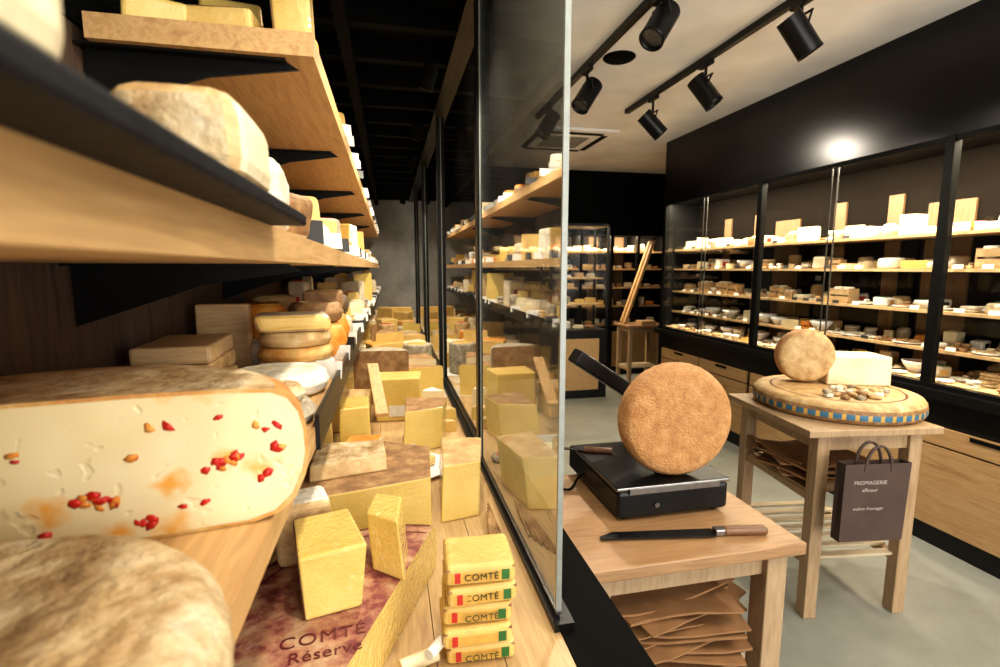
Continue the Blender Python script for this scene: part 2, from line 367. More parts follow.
        for i in range(-1,2):
            for j in range(-1,2):
                if rng.random()<.9: b.lathe(wprof(r*.93,h,r*.2,.001),12,rd,TR(x+i*r*2,y+j*r*2,z))
                if rng.random()<.3: b.lathe(wprof(r*.93,h,r*.2,.001),12,rd,TR(x+i*r*2,y+j*r*2,z+h))
def tag(b,x,y,z,ang,rng,s=1):
    b.bbox(.07*s,.003,.045*s,rng.choice(['paper','paper','tagb']),TR(x,y,z,ang,-.25),0)

def fill_left(z,y0,y1,seed,hs=1,front=-.205,wmin=.05,wmax=.08):
    rng=random.Random(seed); b=MB(); y=y0
    while y<y1:
        w=rng.uniform(wmin,wmax); item(b,front+rng.uniform(-.01,.01),y+w,z,w,rng,None,-pi/2+.3,hs*rng.uniform(.8,1.3))
        if rng.random()<.6: tag(b,-.13,y+w,z,.3,rng,.8)
        y+=2*w-.008
    y=y0
    while y<y1:
        w=rng.uniform(.055,.075); item(b,-.375,y+w,z,w,rng,None,-pi/2+.3,hs*1.5); y+=2*w
    return b.obj('cheese_assortment')
fill_left(1.91,1.62,6.2,11,1.5)
fill_left(1.545,1.02,6.2,12,1.7)
fill_left(1.254,1.95,6.2,14,2.4)
rng=random.Random(52); b=MB(); y=2.62
while y<6.2:
    for i,x in enumerate((.155,-.04,-.23,-.39)):
        w=rng.uniform(.10,.125) if i<3 else .08
        yy=y+rng.uniform(-.03,.03)
        b.bbox(w*1.9,w*1.9,.002,rng.choice(['waxpaper','paper','waxpaper']),TR(x,yy,.85+i*.0003,rng.uniform(-.4,.4)),0)
        item(b,x,yy,.852,w,rng,rng.choice(['wedge','block','half','wedge','parcel','wedge','half','wheel','cyl']),-pi/2,rng.uniform(1.0,2.0))
    if rng.random()<.8: tag(b,rng.uniform(-.2,.2),y-.11,.85,.1,rng,1)
    y+=.235
b.obj('cheese_assortment')

def block(name,sx,sy,sz,x,y,z,rz,mk,side=None,bev=.006,jit=0,seed=1,rg=0,lv=2,label=None):
    b=MB(); b.bbox(sx,sy,sz,mk,TR(x,y,z,rz),bev,3,jit,random.Random(seed),side)
    if label: b.bbox(sx*.45,.0015,sz*.25,label,TR(x,y,z,rz)@TR(0,-sy/2-.002,sz*.12),0)
    o=b.obj(name)
    if rg: rough(o,rg,.03,lv)
    return o
block('cheese_block',.07,.15,.23,-.170,1.10,1.91,.1,'paste_y',{'x-':'r_tan','y+':'r_tan'},.008,.006,2)
block('cheese_block',.12,.11,.05,-.285,1.075,1.91,-.1,'paste_y',{'z+':'r_brown','y-':'paste_y','x-':'r_grey'},.01,.008,3)
block('cheese_block',.10,.11,.045,-.39,1.06,1.91,.3,'paste_w',{'z+':'r_dark','x-':'r_dark'},.008,.008,33)
block('cheese_block',.12,.08,.12,-.30,1.19,1.91,.2,'paste_w',{'z+':'r_tan','x-':'r_tan'},.008,.008,34)
b=MB()
rg=random.Random(8)
for (x,y,w,k) in ((-.2,1.28,.07,'half'),(-.36,1.33,.08,'wheel'),(-.2,1.44,.07,'block'),(-.37,1.5,.07,'wedge')): item(b,x,y,1.91,w,rg,k,-pi/2,1.8)
b.obj('cheese_assortment')
block('cheese_half_wheel',.080,.105,.068,-.136,.425,1.557,.08,'r_old',{'z+':'r_old','y+':'r_old','x+':'paste_c','edge':'r_tan'},.018,.006,4,.004)
block('cheese_piece',.10,.15,.075,-.146,.130,1.557,0,'r_tan',{'x+':'paste_c'},.015,.004,5,.003)
block('fresh_cheese_loaf',.10,.13,.095,-.180,.715,1.545,.1,'r_white',None,.022,.006,6,.003)
block('wrapped_cheese',.085,.09,.075,-.170,.84,1.545,-.2,'waxpaper',{'y-':'r_brown','x+':'r_brown'},.014,.01,7,.006)
b=MB(); rg=random.Random(3)
for (x,y,w,k) in ((-.18,.945,.048,'parcel'),(-.37,.78,.08,'wheel'),(-.37,.93,.065,'stack'),(-.38,.61,.075,'wheel'),(-.28,.94,.04,'cyl')): item(b,x,y,1.545,w,rg,k,-pi/2,1.5)
b.bbox(.045,.003,.045,'tagb',TR(-.14,.995,1.545,.2,-.2),0)
b.obj('cheese_assortment')

PA=.17; PX,PY=-.298,.474
b=MB(); prof=[(0,0),(.10,0),(.165,0),(.188,.006),(.204,.020),(.214,.042),(.218,.065),(.217,.088),(.213,.110),(.204,.124),(.190,.131),(.15,.134),(.08,.136),(0,.136)]
b.lathe(prof,48,'r_pepper',TR(PX,PY,1.2545,PA),0,pi,cut='pepper',matf=lambda i,q:'r_pepper' if q<10 else 'r_old')
def rimpt(r,z,off): 
    return TR(PX,PY,1.2545,PA)@Vector((r,-off,z))
inner=[(max(0,r-.0035) if q>1 else r,z+(.003 if q<6 else (-.0035 if q>7 else 0))) for q,(r,z) in enumerate(prof)]
for sgn in (1,-1):
    vs=[];
    for (r0,z0),(r1,z1) in zip(prof,inner): vs+= [rimpt(sgn*r0,z0,.0006),rimpt(sgn*r1,z1,.0006)]
    b.add(vs,[(2*i,2*i+1,2*i+3,2*i+2) for i in range(len(prof)-1)],'r_pepper')
ph=b.obj('chilli_cheese_half_wheel')
b=MB(); rg=random.Random(15)
for (x,z,c) in ((-.262,1.300,8),(-.165,1.317,9),(-.146,1.321,7),(-.225,1.272,5),(-.12,1.35,3),(-.36,1.29,4),(-.34,1.335,2),(-.30,1.275,3),(-.185,1.283,2),(-.13,1.300,3),(-.115,1.325,3),(-.30,1.345,2),(-.235,1.335,2),(-.205,1.355,2),(-.25,1.296,5),(-.40,1.31,3),(-.155,1.365,1)):
    for k in range(c):
        s=rg.uniform(.0026,.0052)
        bm=bmesh.new(); bmesh.ops.create_icosphere(bm,subdivisions=1,radius=s); bm.verts.index_update()
        vs=[Vector((q.co.x*rg.uniform(.7,1.9),q.co.y*.3,q.co.z*rg.uniform(.5,1.2))) for q in bm.verts]
        xx=x+rg.uniform(-.010,.010)
        b.add(vs,[[q.index for q in f.verts] for f in bm.faces],'chilli' if rg.random()<.7 else 'r_orange',True,TR(xx,PY-.0006+(xx-PX)*math.tan(PA),z+rg.uniform(-.004,.004),0,0,rg.uniform(-1,1))); bm.free()
o=b.obj('chilli_pieces'); o.parent=ph; o.location-=ph.location
b=MB(); pr=[(0,0),(.07,0),(.14,0),(.153,.006),(.161,.022),(.159,.038),(.150,.050),(.134,.057),(.10,.058),(.06,.055),(.03,.055),(0,.056)]
b.lathe(pr,48,'r_old',TR(-.252,.258,1.2545)); o=b.obj('cheese_round'); rough(o,.006,.02,2)
def rnd(x,y,z,r,h,mk,rs=.004):
    b=MB(); b.lathe(wprof(r,h,min(.014,h*.4),.004),40,mk,TR(x,y,z)); o=b.obj('cheese_round'); rough(o,rs,.03,1)
rnd(-.225,.845,1.2545,.098,.030,'r_grey'); rnd(-.385,.88,1.2545,.078,.032,'r_grey'); rnd(-.225,1.055,1.2545,.095,.045,'r_white')
rnd(-.35,.95,1.289,.07,.03,'r_old'); rnd(-.205,.86,1.285,.06,.025,'r_old')
b=MB()
for i in range(3): b.lathe(wprof(.085-.003*i,.034,.012,.004),32,['r_white','r_pepper','r_tan'][i],TR(-.22,1.25,1.2545+i*.034))
b.bbox(.16,.13,.042,'r_tan',TR(-.225,1.25,1.3565,.2),.015,3,.006,random.Random(2),{'y-':'paste_y','z+':'waxpaper'})
b.obj('cheese_stack')
b=MB()
for i in range(3): b.bbox(.13,.20,.034,'r_tan' if i<2 else 'pineX',TR(-.40,1.10,1.2545+i*.035,.04*i),.006)
b.bbox(.075,.003,.035,'paper',TR(-.34,.985,1.27,0.1,-.4),0)
b.obj('wooden_cheese_boxes')
block('wooden_crate_side',.12,.03,.16,-.40,1.34,1.2545,0,'pineX')
b=MB()
b.lathe(wprof(.075,.1,.03,.006),30,'r_orange',TR(-.2,1.45,1.2545)); b.lathe(wprof(.07,.055,.02,.004),30,'r_brown',TR(-.2,1.45,1.355))
b.lathe(wprof(.075,.15,.04,.006),30,'r_orange',TR(-.36,1.52,1.2545))
b.lathe(wprof(.07,.12,.04,.006),30,'r_orange',TR(-.2,1.62,1.2545)); b.bbox(.11,.1,.06,'r_brown',TR(-.2,1.62,1.375),.01)
b.lathe(wprof(.07,.09,.02,.004),30,'waxpaper',TR(-.2,1.78,1.2545)); b.lathe(wprof(.07,.16,.02,.004),30,'r_tan',TR(-.37,1.74,1.2545))
b.lathe(wprof(.06,.07,.02,.004),30,'r_dark',TR(-.2,1.78,1.345)); b.lathe(wprof(.055,.06,.02,.004),30,'paper',TR(-.34,1.39,1.2545))
for yy,m_ in ((1.40,'paper'),(1.57,'tagb'),(1.7,'paper'),(1.16,'paper')): b.bbox(.06,.003,.04,m_,TR(-.14,yy,1.2545,-.3,-.2),0)
b.obj('cheese_assortment')

# deck foreground
b=MB(); R=.285
cx,cy=-.025,.775; ang=math.atan2(.43,.18)
pr=[(0,0),(R*.5,0),(R-.012,0),(R-.003,.012),(R,.05),(R-.003,.085),(R-.014,.098),(R*.86,.1),(R*.5,.1),(0,.1)]
b.lathe(pr,48,'r_brown',TR(cx,cy,.8505),ang,ang+pi,cut='paste_w',matf=lambda i,q:('comte_top' if q>=6 else ('r_brown' if q>1 else 'r_tan')))
hw=b.obj('comte_half_wheel')
text('COMTÉ',.034,(-.112,.728,.9512),(0,0,.10),'inkred',hw,sp=1.12); text('Réserve',.030,(-.105,.695,.9512),(0,0,.10),'inkred',hw)
b=MB()
for rr in (.235,.265):
    vs=[]; n=40
    for i in range(n+1):
        a=ang+pi*(i/n)*.96+.03
        for q in (rr,rr+.004): vs.append((cx+q*math.cos(a),cy+q*math.sin(a),.9510))
    b.add(vs,[(2*i,2*i+1,2*i+3,2*i+2) for i in range(n)],'inkred')
o=b.obj('printed_rings'); o.parent=hw; o.location-=hw.location
block('wrapped_comte_wedge',.096,.135,.110,-.112,.845,.951,.22,'paste_w',{'y+':'r_brown','z+':'paste_w','x-':'r_brown'},.005,.009,9)
block('wrapped_comte_wedge',.11,.08,.13,-.175,.965,.951,.3,'r_tan',{'y-':'r_tan','z+':'r_white'},.012,.012,19)
def prism(name,pts,z0,z1,mk,rind=None,topshift=(0,0)):
    n=len(pts); b=MB(); vs=[(x,y,z0) for x,y in pts]+[(x+topshift[0],y+topshift[1],z1) for x,y in pts]
    fs=[tuple(range(n))[::-1],tuple(range(n,2*n))]+[(i,(i+1)%n,(i+1)%n+n,i+n) for i in range(n)]
    ml=[mk]*len(fs)
    if rind:
        for k in rind: ml[k]=rind[k]
    b.add(vs,fs,ml); o=b.obj(name); bv=o.modifiers.new('bv','BEVEL'); bv.width=.004; bv.segments=2; return o
prism('cheese_wedge',[(-.045,.885),(.012,.835),(.022,.94),(-.03,.965)],.951,1.05,'paste_w',{4:'r_tan'},(-.01,.03))
prism('emmental_wedge',[(-.215,1.10),(.085,1.165),(.10,1.38),(-.05,1.47),(-.24,1.42)],.8505,.995,'paste_w',{1:'r_brown',4:'r_brown',5:'r_brown',6:'r_brown'},(0,.01))
prism('cheese_wedge',[(-.20,1.20),(-.02,1.24),(-.03,1.36),(-.2,1.36)],.9955,1.03,'r_tan',{1:'r_old'},(0,.02))
prism('cheese_wedge',[(.112,1.215),(.215,1.235),(.25,1.42),(.13,1.45)],.8505,.99,'paste_w',{4:'r_tan',3:'paste_y',1:'r_tan'},(.01,.03))
block('cheese_block',.105,.15,.19,-.135,1.78,.8505,.1,'paste_w',{'x-':'r_brown','y+':'r_brown'},.006,.006,12,label='paper')
block('cheese_block',.11,.14,.17,-.26,1.66,.8505,.3,'paste_y',{'x-':'r_brown','z+':'r_brown'},.006,.006,13)
block('cheese_block',.10,.10,.12,-.10,1.57,.8505,-.2,'paste_c',{'x-':'r_orange','z+':'r_orange'},.006,.006,16)
prism('cheese_wedge',[(.03,1.72),(.17,1.77),(.20,1.9),(.04,1.93)],.8505,.995,'paste_w',{4:'r_tan',1:'r_brown'},(.01,.03))
b=MB(); b.lathe([(0,0),(.09,0),(.12,.012),(.118,.014),(.088,.004),(0,.004)],32,'white',TR(.06,1.585,.8505))
b.bbox(.10,.08,.04,'paste_c',TR(.05,1.585,.856,.3),.006); b.bbox(.05,.05,.03,'paste_y',TR(.10,1.60,.857,.8),.006)
b.obj('cheese_plate')
block('cheese_block',.19,.16,.19,.03,2.2,.8505,-.05,'paste_w',{'x-':'r_brown','z+':'paste_y'},.008,.006,14,label='paper')
block('cheese_block',.15,.16,.14,-.17,2.1,.8505,-.05,'paste_y',{'x-':'r_brown','z+':'r_tan'},.008,.006,15)
b=MB(); b.lathe(wprof(.13,.16,.014),36,'r_brown',TR(.13,2.47,.8505),.3,.3+pi,cut='paste_w'); b.obj('cheese_half_wheel')
b=MB(); b.lathe(wprof(.13,.26,.014),36,'r_grey',TR(-.05,2.42,.8505),-.1,-.1+pi,cut='r_brown'); b.obj('cheese_half_wheel')
b=MB(); rg=random.Random(41)
for (x,y,w,k,h) in ((.20,2.08,.06,'wedge',1.5),(.21,1.60,.04,'wheel',1),(-.36,1.95,.07,'cyl',1.2),(-.35,1.5,.07,'parcel',1.5),(.20,1.96,.05,'half',1.3),(-.36,2.2,.08,'wedge',2),(-.26,2.40,.06,'block',2.2),(-.40,2.42,.07,'cyl',1.4),(-.3,1.28,.05,'parcel',1),(.19,2.28,.06,'wedge',1.8)): item(b,x,y,.85,w,rg,k,-pi/2,h)
b.obj('cheese_assortment')
b=MB(); b.bbox(.045,.36,.016,'pine',TR(-.06,1.97,1.03,.12,.35),.003); b.obj('wooden_paddle')
b=MB()
for (x,y,a,m_) in ((-.02,1.50,.1,'tagb'),(.18,1.55,-.2,'paper'),(-.14,1.50,.2,'paper'),(.14,2.05,0,'tagb'),(.03,1.66,.1,'paper')):
    b.bbox(.08,.003,.055,m_,TR(x,y,.8505,a,-.3),0)
b.obj('price_tags')
b=MB(); rg=random.Random(6)
for i in range(5):
    T=TR(.132+rg.uniform(-.009,.006),.788+rg.uniform(-.005,.005),.8505+i*.0355,-.06+rg.uniform(-.09,.09))
    b.bbox(.114,.097,.034,'paste_y',T,.008,3,0,None,{'z+':'paste_y'})
    b.bbox(.113,.0955,.0045,'r_brown',T@TR(0,0,.0250),.001)
    b.bbox(.096,.0985,.0175,'gold',T@TR(.0,0,.006),.001)
    b.bbox(.014,.099,.0178,'green',T@TR(.040,0,.006),.001)
    b.bbox(.010,.0992,.0178,'red',T@TR(-.038,0,.006),.001)
st=b.obj('packaged_cheese_stack')
for i in (0,1,2,3,4): text('COMTÉ',.0155,(.132,.7355,.8505+i*.0355+.0152),(pi/2,0,-.06),'inkdark',st,sp=1.1)
b=MB(); b.cyl((.0,.745,.863),(.06,.765,.863),.012,'paste_c'); b.cyl((.045,.735,.886),(.075,.77,.886),.009,'paper') ; b.obj('small_cheese_rolls')
b=MB(); b.bbox(.07,.05,.02,'paste_c',TR(.03,.69,.8505,.5),.004); b.bbox(.05,.04,.005,'green',TR(.03,.69,.8705,.5),.001); b.obj('small_wrapped_cheese')
b=MB()
for i in range(6): b.cyl((.205+.009*i,1.00+.02*i,.855),(.225+.004*i,1.16+.02*i,.868),.0035,'r_brown',8)
b.obj('dry_twigs')

# ------------------------------------------------------------------ tables
def table(name,cx,cy,sx,sy,z,rot,leg=.055,th=.035,shelves=(),apron=.07,inset=(.03,.03),topm='tab',slat='leg'):
    b=MB(); T=TR(cx,cy,0,rot); hx,hy=sx/2,sy/2
    b.bbox(sx,sy,th,topm,T@TR(0,0,z-th),.004)
    lx,ly=hx-inset[0]-leg/2,hy-inset[1]-leg/2
    for i in (-1,1):
        for j in (-1,1): b.bbox(leg,leg,z-th,'leg',T@TR(i*lx,j*ly,0),.004)
    for j in (-1,1): b.box(-lx+leg/2,lx-leg/2,j*ly-.011,j*ly+.011,z-th-apron,z-th,'leg',T)
    for i in (-1,1): b.box(i*lx-.011,i*lx+.011,-ly+leg/2,ly-leg/2,z-th-apron,z-th,'leg',T)
    for zs,kind in shelves:
        for i in (-1,1): b.box(i*lx-.014,i*lx+.014,-ly+leg/2,ly-leg/2,zs-.045,zs-.012,'leg',T)
        if kind=='slat':
            n=7
            for k in range(n):
                yy=-ly+.02+(2*ly-.04)*k/(n-1); b.box(-lx-.01,lx+.01,yy-.018,yy+.018,zs-.012,zs,'white_slat',T)
        else: b.box(-lx-.01,lx+.01,-ly+.03,ly-.03,zs-.012,zs,'leg',T)
    return b.obj(name)
table('wooden_table',.775,1.37,.66,.58,.75,0,.065,.035,((.30,'slat'),),.075)
table('wooden_table',1.970,1.90,.59,.62,.85,-.13,.055,.03,((.56,'board'),(.27,'slat')),.07,(.062,.03),'leg')
b=MB()
b.bbox(.37,.42,.085,'black',TR(.825,1.50,.760),.012,3)
b.bbox(.38,.34,.012,'steel',TR(.825,1.46,.846),.004,2,0,None,{'z+':'black'})
b.bbox(.30,.004,.02,'steel',TR(.825,1.288,.835),.001)
for i in (-1,1):
    for j in (-1,1): b.cyl((.825+i*.15,1.50+j*.17,.75),(.825+i*.15,1.5+j*.17,.762),.02,'blackm')
b.bbox(.06,.05,.22,'black',TR(.90,1.70,.80),.01)
b.bbox(.36,.08,.055,'black',TR(.790,1.71,1.062,0,0,.59),.008)
b.cyl((.765,1.287,.797),(.765,1.284,.797),.008,'steel')
prev=None
for i in range(14):
    t=i/13; p=Vector((.645-.09*t,1.55+.02*math.sin(t*6),.80-.045*min(1,t*2.5)))
    if prev is not None: b.cyl(prev,p,.004,'blackm',8)
    prev=p
b.obj('shop_scale')
b=MB(); b.cyl((.655,1.60,.8665),(.745,1.56,.8665),.011,'knob',12); b.bbox(.10,.02,.003,'blade',TR(.61,1.62,.862,-.42),.001); b.obj('small_knife')
b=MB(); Rw=.174
pr=[(0,0),(Rw*.4,-.002),(Rw*.75,-.001),(Rw-.026,.001),(Rw-.012,.007),(Rw-.003,.020),(Rw,.03),(Rw+.004,.05),(Rw,.075),(Rw-.008,.091),(Rw-.022,.098),(Rw*.6,.1),(0,.1)]
T=Matrix.Translation((.850,1.31,.8585+Rw+.004))@Euler((0,0,-.10),'XYZ').to_matrix().to_4x4()@Euler((-pi/2,0,0),'XYZ').to_matrix().to_4x4()
b.lathe(pr,72,'r_net',T); o=b.obj('cheese_wheel'); rough(o,.004,.008,2)
b=MB(); T=TR(.56,1.205,.7505,-.165)
pts=[(-.01,.0),(.32,.0),(.32,.04),(.03,.034),(-.01,.012)]
n=5; vs=[(x,y,.006) for x,y in pts]+[(x,y,.009) for x,y in pts]
b.add(vs,[tuple(range(n))[::-1],tuple(range(n,2*n))]+[(i,(i+1)%n,(i+1)%n+n,i+n) for i in range(n)],'blade',False,T)
b.bbox(.03,.026,.02,'steel',T@TR(.335,.022,0),.004)
b.bbox(.13,.03,.022,'knob',T@TR(.41,.022,0),.009,3)
b.obj('cheese_knife')
def bags(name,x,y,z,n,sx,sy,seed,rot=0):
    rg=random.Random(seed); b=MB(); zz=z
    for i in range(n):
        h=rg.uniform(.004,.009); T=TR(x+rg.uniform(-.03,.03),y+rg.uniform(-.03,.03),zz,rot+rg.uniform(-.3,.3))
        nx,ny=6,4; vs=[];fs=[]; w=sx*rg.uniform(.8,1); d=sy*rg.uniform(.8,1)
        ph=rg.uniform(0,6); am=rg.uniform(.004,.010); cu=rg.uniform(0,.02)
        for lay in (0,1):
            for a in range(nx+1):
                for c in range(ny+1):
                    u=a/nx-.5; vv=c/ny-.5
                    zq=am+am*math.sin(ph+u*7+vv*4)+cu*(2*abs(u))**3+rg.uniform(-.001,.001)
                    vs.append((u*w,vv*d,zq+lay*h))
        q=(nx+1)*(ny+1)
        for a in range(nx):
            for c in range(ny):
                k=a*(ny+1)+c; fs.append((k+1,k,k+ny+1,k+ny+2)[::-1]); fs.append((q+k,q+k+1,q+k+ny+2,q+k+ny+1)[::-1])
        for a in range(nx):
            for c in (0,ny):
                k=a*(ny+1)+c; fs.append((k,k+ny+1,q+k+ny+1,q+k))
        for c in range(ny):
            for a in (0,nx):
                k=a*(ny+1)+c; fs.append((k,k+1,q+k+1,q+k))
        b.add(vs,fs,'kraft',False,T); zz+=h+.004
    return b.obj(name)
bags('folded_paper_bags',.78,1.34,.305,22,.46,.38,3)
bags('folded_paper_bags',1.90,1.90,.565,8,.38,.34,4,-.13)
b=MB(); Rw=.35
pr=[(0,0),(Rw-.03,0),(Rw-.008,.01),(Rw-.002,.022),(Rw-.002,.046),(Rw-.006,.062),(Rw-.018,.078),(Rw-.045,.084),(Rw-.075,.084),(Rw-.085,.084),(Rw-.2,.084),(0,.084)]
seq=['blue','white','gold','blue','red','blue','white','blue']
def mf(i,q):
    if q==3: return seq[(i*5+i//3)%8]
    if q in (2,): return 'r_brown'
    if q in (4,): return 'r_brown'
    if q==8: return 'inkred'
    return 'r_tan'
b.lathe(pr,140,'r_tan',TR(2.065,1.94,.8505),matf=mf); b.obj('display_cheese_wheel')
b=MB(); Rw=.130
pr=[(0,0),(Rw*.5,0),(Rw-.02,.003),(Rw-.006,.01),(Rw,.03),(Rw+.004,.055),(Rw,.08),(Rw-.006,.1),(Rw-.02,.108),(0,.11)]
T=Matrix.Translation((1.995,2.04,.9355+Rw+.004))@Euler((0,0,-.50),'XYZ').to_matrix().to_4x4()@Euler((-pi/2,0,0),'XYZ').to_matrix().to_4x4()
b.lathe(pr,56,'r_tan',T,matf=lambda i,q:'r_net' if q>2 else 'r_tan'); o=b.obj('cheese_wheel')
block('cheese_block',.28,.17,.145,2.245,2.03,.9355,-.35,'paste_c',{'z+':'paste_c','x+':'r_tan'},.008,.006,31)
b=MB(); rg=random.Random(9)
for i in range(40):
    a=rg.uniform(0,6.28); q=rg.random()**.5
    x=2.03+math.cos(a)*q*.15; y=1.80+math.sin(a)*q*.08
    x+= -.2*(y-1.8)
    b.lathe(wprof(.019,.015,.005),12,rg.choice(['r_brown','r_tan','r_grey','r_tan','r_white']),TR(x,y,.9355+(.013 if i>26 else 0),0,rg.uniform(-.3,.3)))
b.obj('small_cheese_rounds')
b=MB(); T=TR(1.825,1.515,.435,-.13)
w,d,h=.265,.045,.32
vs=[(-w/2,-d/2,0),(w/2,-d/2,0),(w/2,d/2,0),(-w/2,d/2,0),(-w/2-.004,-d/2-.006,h),(w/2+.004,-d/2-.006,h),(w/2+.002,d/2,h-.004),(-w/2-.002,d/2,h-.004),(-w/2+.012,0,h*.5),(w/2-.012,0,h*.5)]
b.add(vs,[(0,3,2,1),(0,1,5,4),(3,7,6,2),(1,9,5),(1,2,9),(2,6,9),(9,6,5),(0,4,8),(0,8,3),(3,8,7),(8,4,7)],'bag',False,T)
for yy in (-d/2-.004,d/2):
    prev=None
    for i in range(13):
        a=pi*i/12; p=T@Vector((-.055*math.cos(a),yy,h-.03+.10*math.sin(a)))
        if prev is not None: b.cyl(prev,p,.006,'bag',8)
        prev=p
bag=b.obj('paper_carrier_bag')
def btxt(s,sz,dz,dx=-.03):
    p=T@Vector((dx,-d/2-.0085,dz)); text(s,sz,p,(pi/2+.02,0,-.13),'ink',bag)
btxt('FROMAGERIE',.022,.245); btxt('affineur',.020,.215); btxt('maître fromager',.018,.14)

# ------------------------------------------------------------------ right wall display cabinets
b=MB(); Y0,Y1=.70,4.92
b.box(2.86,3.32,Y0,Y1,2.18,2.8,'gloss')
b.box(3.28,3.32,Y0,Y1,.86,2.18,'darkback')
b.box(2.86,3.32,Y1-.02,Y1,.86,2.18,'black'); b.box(2.86,3.32,Y0,Y0+.02,.0,2.18,'black')
b.box(2.80,3.32,Y0,Y1,.81,.86,'black')
b.box(2.86,3.32,Y0,Y1,.0,.81,'black')
mods=[.78,2.12,3.48,4.87]
for y in mods: b.box(2.842,2.89,y-.022,y+.022,.86,2.18,'blackm')
b.box(2.85,2.88,Y0,Y1,2.155,2.18,'blackm'); b.box(2.84,2.88,Y0,Y1,.86,.885,'black')
for i in range(3):
    mid=(mods[i]+mods[i+1])/2
    b.box(2.862,2.868,mid-.004,mid+.004,.885,2.155,'edged'); b.box(2.85,2.856,mid+.03,mid+.036,.885,2.155,'edged')
    b.box(2.848,2.856,mid+.06,mid+.10,1.42,1.45,'steel')
    for k in range(2):
        ya=mods[i]+.02+k*.67; yb=ya+.645
        b.box(2.838,2.86,ya,yb,.565,.66,'oak'); b.box(2.838,2.86,ya,yb,.115,.555,'oak')
        b.box(2.833,2.84,ya+.25,yb-.25,.635,.655,'blackm')
SH=[.885,1.05,1.265,1.50,1.70]
for i in range(1,5): b.box(2.99,3.28,Y0+.02,Y1-.02,SH[i]-.018,SH[i],'pineX')
b.box(2.90,3.28,Y0+.02,Y1-.02,.86,.885,'pineX')
yy=1.0; k=0
while yy<4.7:
    b.box(3.265,3.28,yy,yy+(.10 if k%3 else .26),.89,1.98 if k%3 else 1.9,'upright'); yy+=.42; k+=1
b.obj('display_cabinet')
b=MB()
for i in range(3): b.box(2.850,2.855,mods[i]+.03,mods[i+1]-.03,.885,2.155,'glass')
b.obj('cabinet_glass_doors')
for si,zz in enumerate(SH):
    rg=random.Random(400+si); b=MB(); y=Y0+.1
    while y<Y1-.2:
        w=rg.uniform(.045,.085)
        if si==4: w*=1.15
        kind=None
        if si<=1: kind=rg.choice(['crottin','wheel','stack','plate','half','bowl','plate','parcel','plate','bowl','bowl'])
        elif si==4: kind=rg.choice(['block','wheel','half','crate','parcel','block','wedge','bowl'])
        elif si==2: kind=rg.choice(['wheel','stack','half','plate','bowl','parcel','plate','crottin','crate'])
        elif si==3: kind=rg.choice(['wheel','stack','half','block','parcel','wedge','crottin','crate','bowl'])
        x=3.07+rg.uniform(-.01,.01)
        if si==4 and rg.random()<.25: y+=.1
        item(b,x,y+w,zz,w,rg,kind,pi+.3,(1.1 if si<4 else 1.5)*rg.uniform(.8,1.4),True)
        if rg.random()<.6: tag(b,2.992,y+w,zz-.01,-pi/2,rg,.7)
        if rg.random()<.9: item(b,3.2,y+w,zz,min(w,.06),rg,rg.choice(['wheel','stack','block','cyl','parcel']),pi+.3,1.6,True)
        if si==0: item(b,2.945,y+w,zz,.04,rg,rg.choice(['bowl','wheel','stack','half','plate','plate','bowl']),pi+.3,1.0,True)
        y+=2*w+rg.uniform(-.014,.010)
    b.obj('cheese_assortment')

# ------------------------------------------------------------------ back unit
b=MB(); X0,X1=.45,3.86
b.box(X0,X1,6.50,6.88,1.95,2.8,'blackm'); b.box(X0,X1,6.84,6.88,0,1.95,'dark'); b.box(X0,X1,6.5,6.88,0,.70,'black')
BS=[.72,.98,1.24,1.50,1.74]
for z in BS: b.box(X0,X1,6.56,6.84,z-.022,z,'pine')
for x in (.45,1.3,2.15,2.55,3.0,3.4,3.82): b.box(x,x+.04,6.51,6.84,.70,1.95,'black')
for x in (.9,1.7,2.3,2.8,3.2): b.box(x,x+.14,6.82,6.84,.72,1.95,'upright')
for x in (.52,1.37,2.22,3.05): b.box(x,x+.7,6.485,6.50,.12,.62,'oak')
b.obj('back_wall_shelving')
for si,zz in enumerate(BS):
    rg=random.Random(200+si); b=MB(); x=X0+.1
    while x<X1-.15:
        w=rg.uniform(.05,.08)
        item(b,x+w,6.66,zz,w,rg,None,-pi/2,1.3,True); x+=2*w+rg.uniform(-.01,.01)
    b.obj('cheese_assortment')
table('side_table',3.16,5.92,.52,.42,.79,0,.045,.03,((.25,'slat'),),.06)
# short wooden ladder leaning on the shelving, standing on the side table
b=MB()
for off in (0,.14):
    b.bbox(.035,.05,1.22,'pine',TR(2.97+off*.2,5.97+off,.795,0,-.22,.45),.004)
for k in range(1,6):
    z=.795+k*.19; dx=k*.19*math.tan(.45)
    p=Vector((2.985+dx,5.975+k*.19*.2,z)); b.cyl(p,p+Vector((.03,.14,0)),.012,'pine',8)
b.obj('wooden_ladder')
b=MB(); b.bbox(.2,.16,.05,'pineX',TR(3.2,5.84,.79),.004); b.obj('cutting_board')
b=MB(); x0,x1,y0,y1=1.75,2.45,5.35,5.75
b.box(x0,x1,y0,y1,0,.80,'black')
for x in (x0,x1-.025):
    for y in (y0,y1-.025): b.box(x,x+.025,y,y+.025,.80,2.0,'black')
b.box(x0,x1,y0,y1,1.97,2.0,'black')
for z in (1.1,1.4,1.7): b.box(x0+.03,x1-.03,y0+.08,y1-.03,z-.02,z,'pine')
b.box(x0+.02,x1-.02,y0+.005,y0+.009,.80,1.97,'glass')
b.box(x0+.1,x1-.1,y0-.006,y0,.1,.7,'oak')
b.obj('glass_vitrine')
b=MB(); rg=random.Random(77)
for z in (.80,1.1,1.4,1.7):
    for i in range(4): item(b,x0+.12+i*.15,5.57,z,.065,rg,None,-pi/2,1.2,True)
b.obj('cheese_assortment')

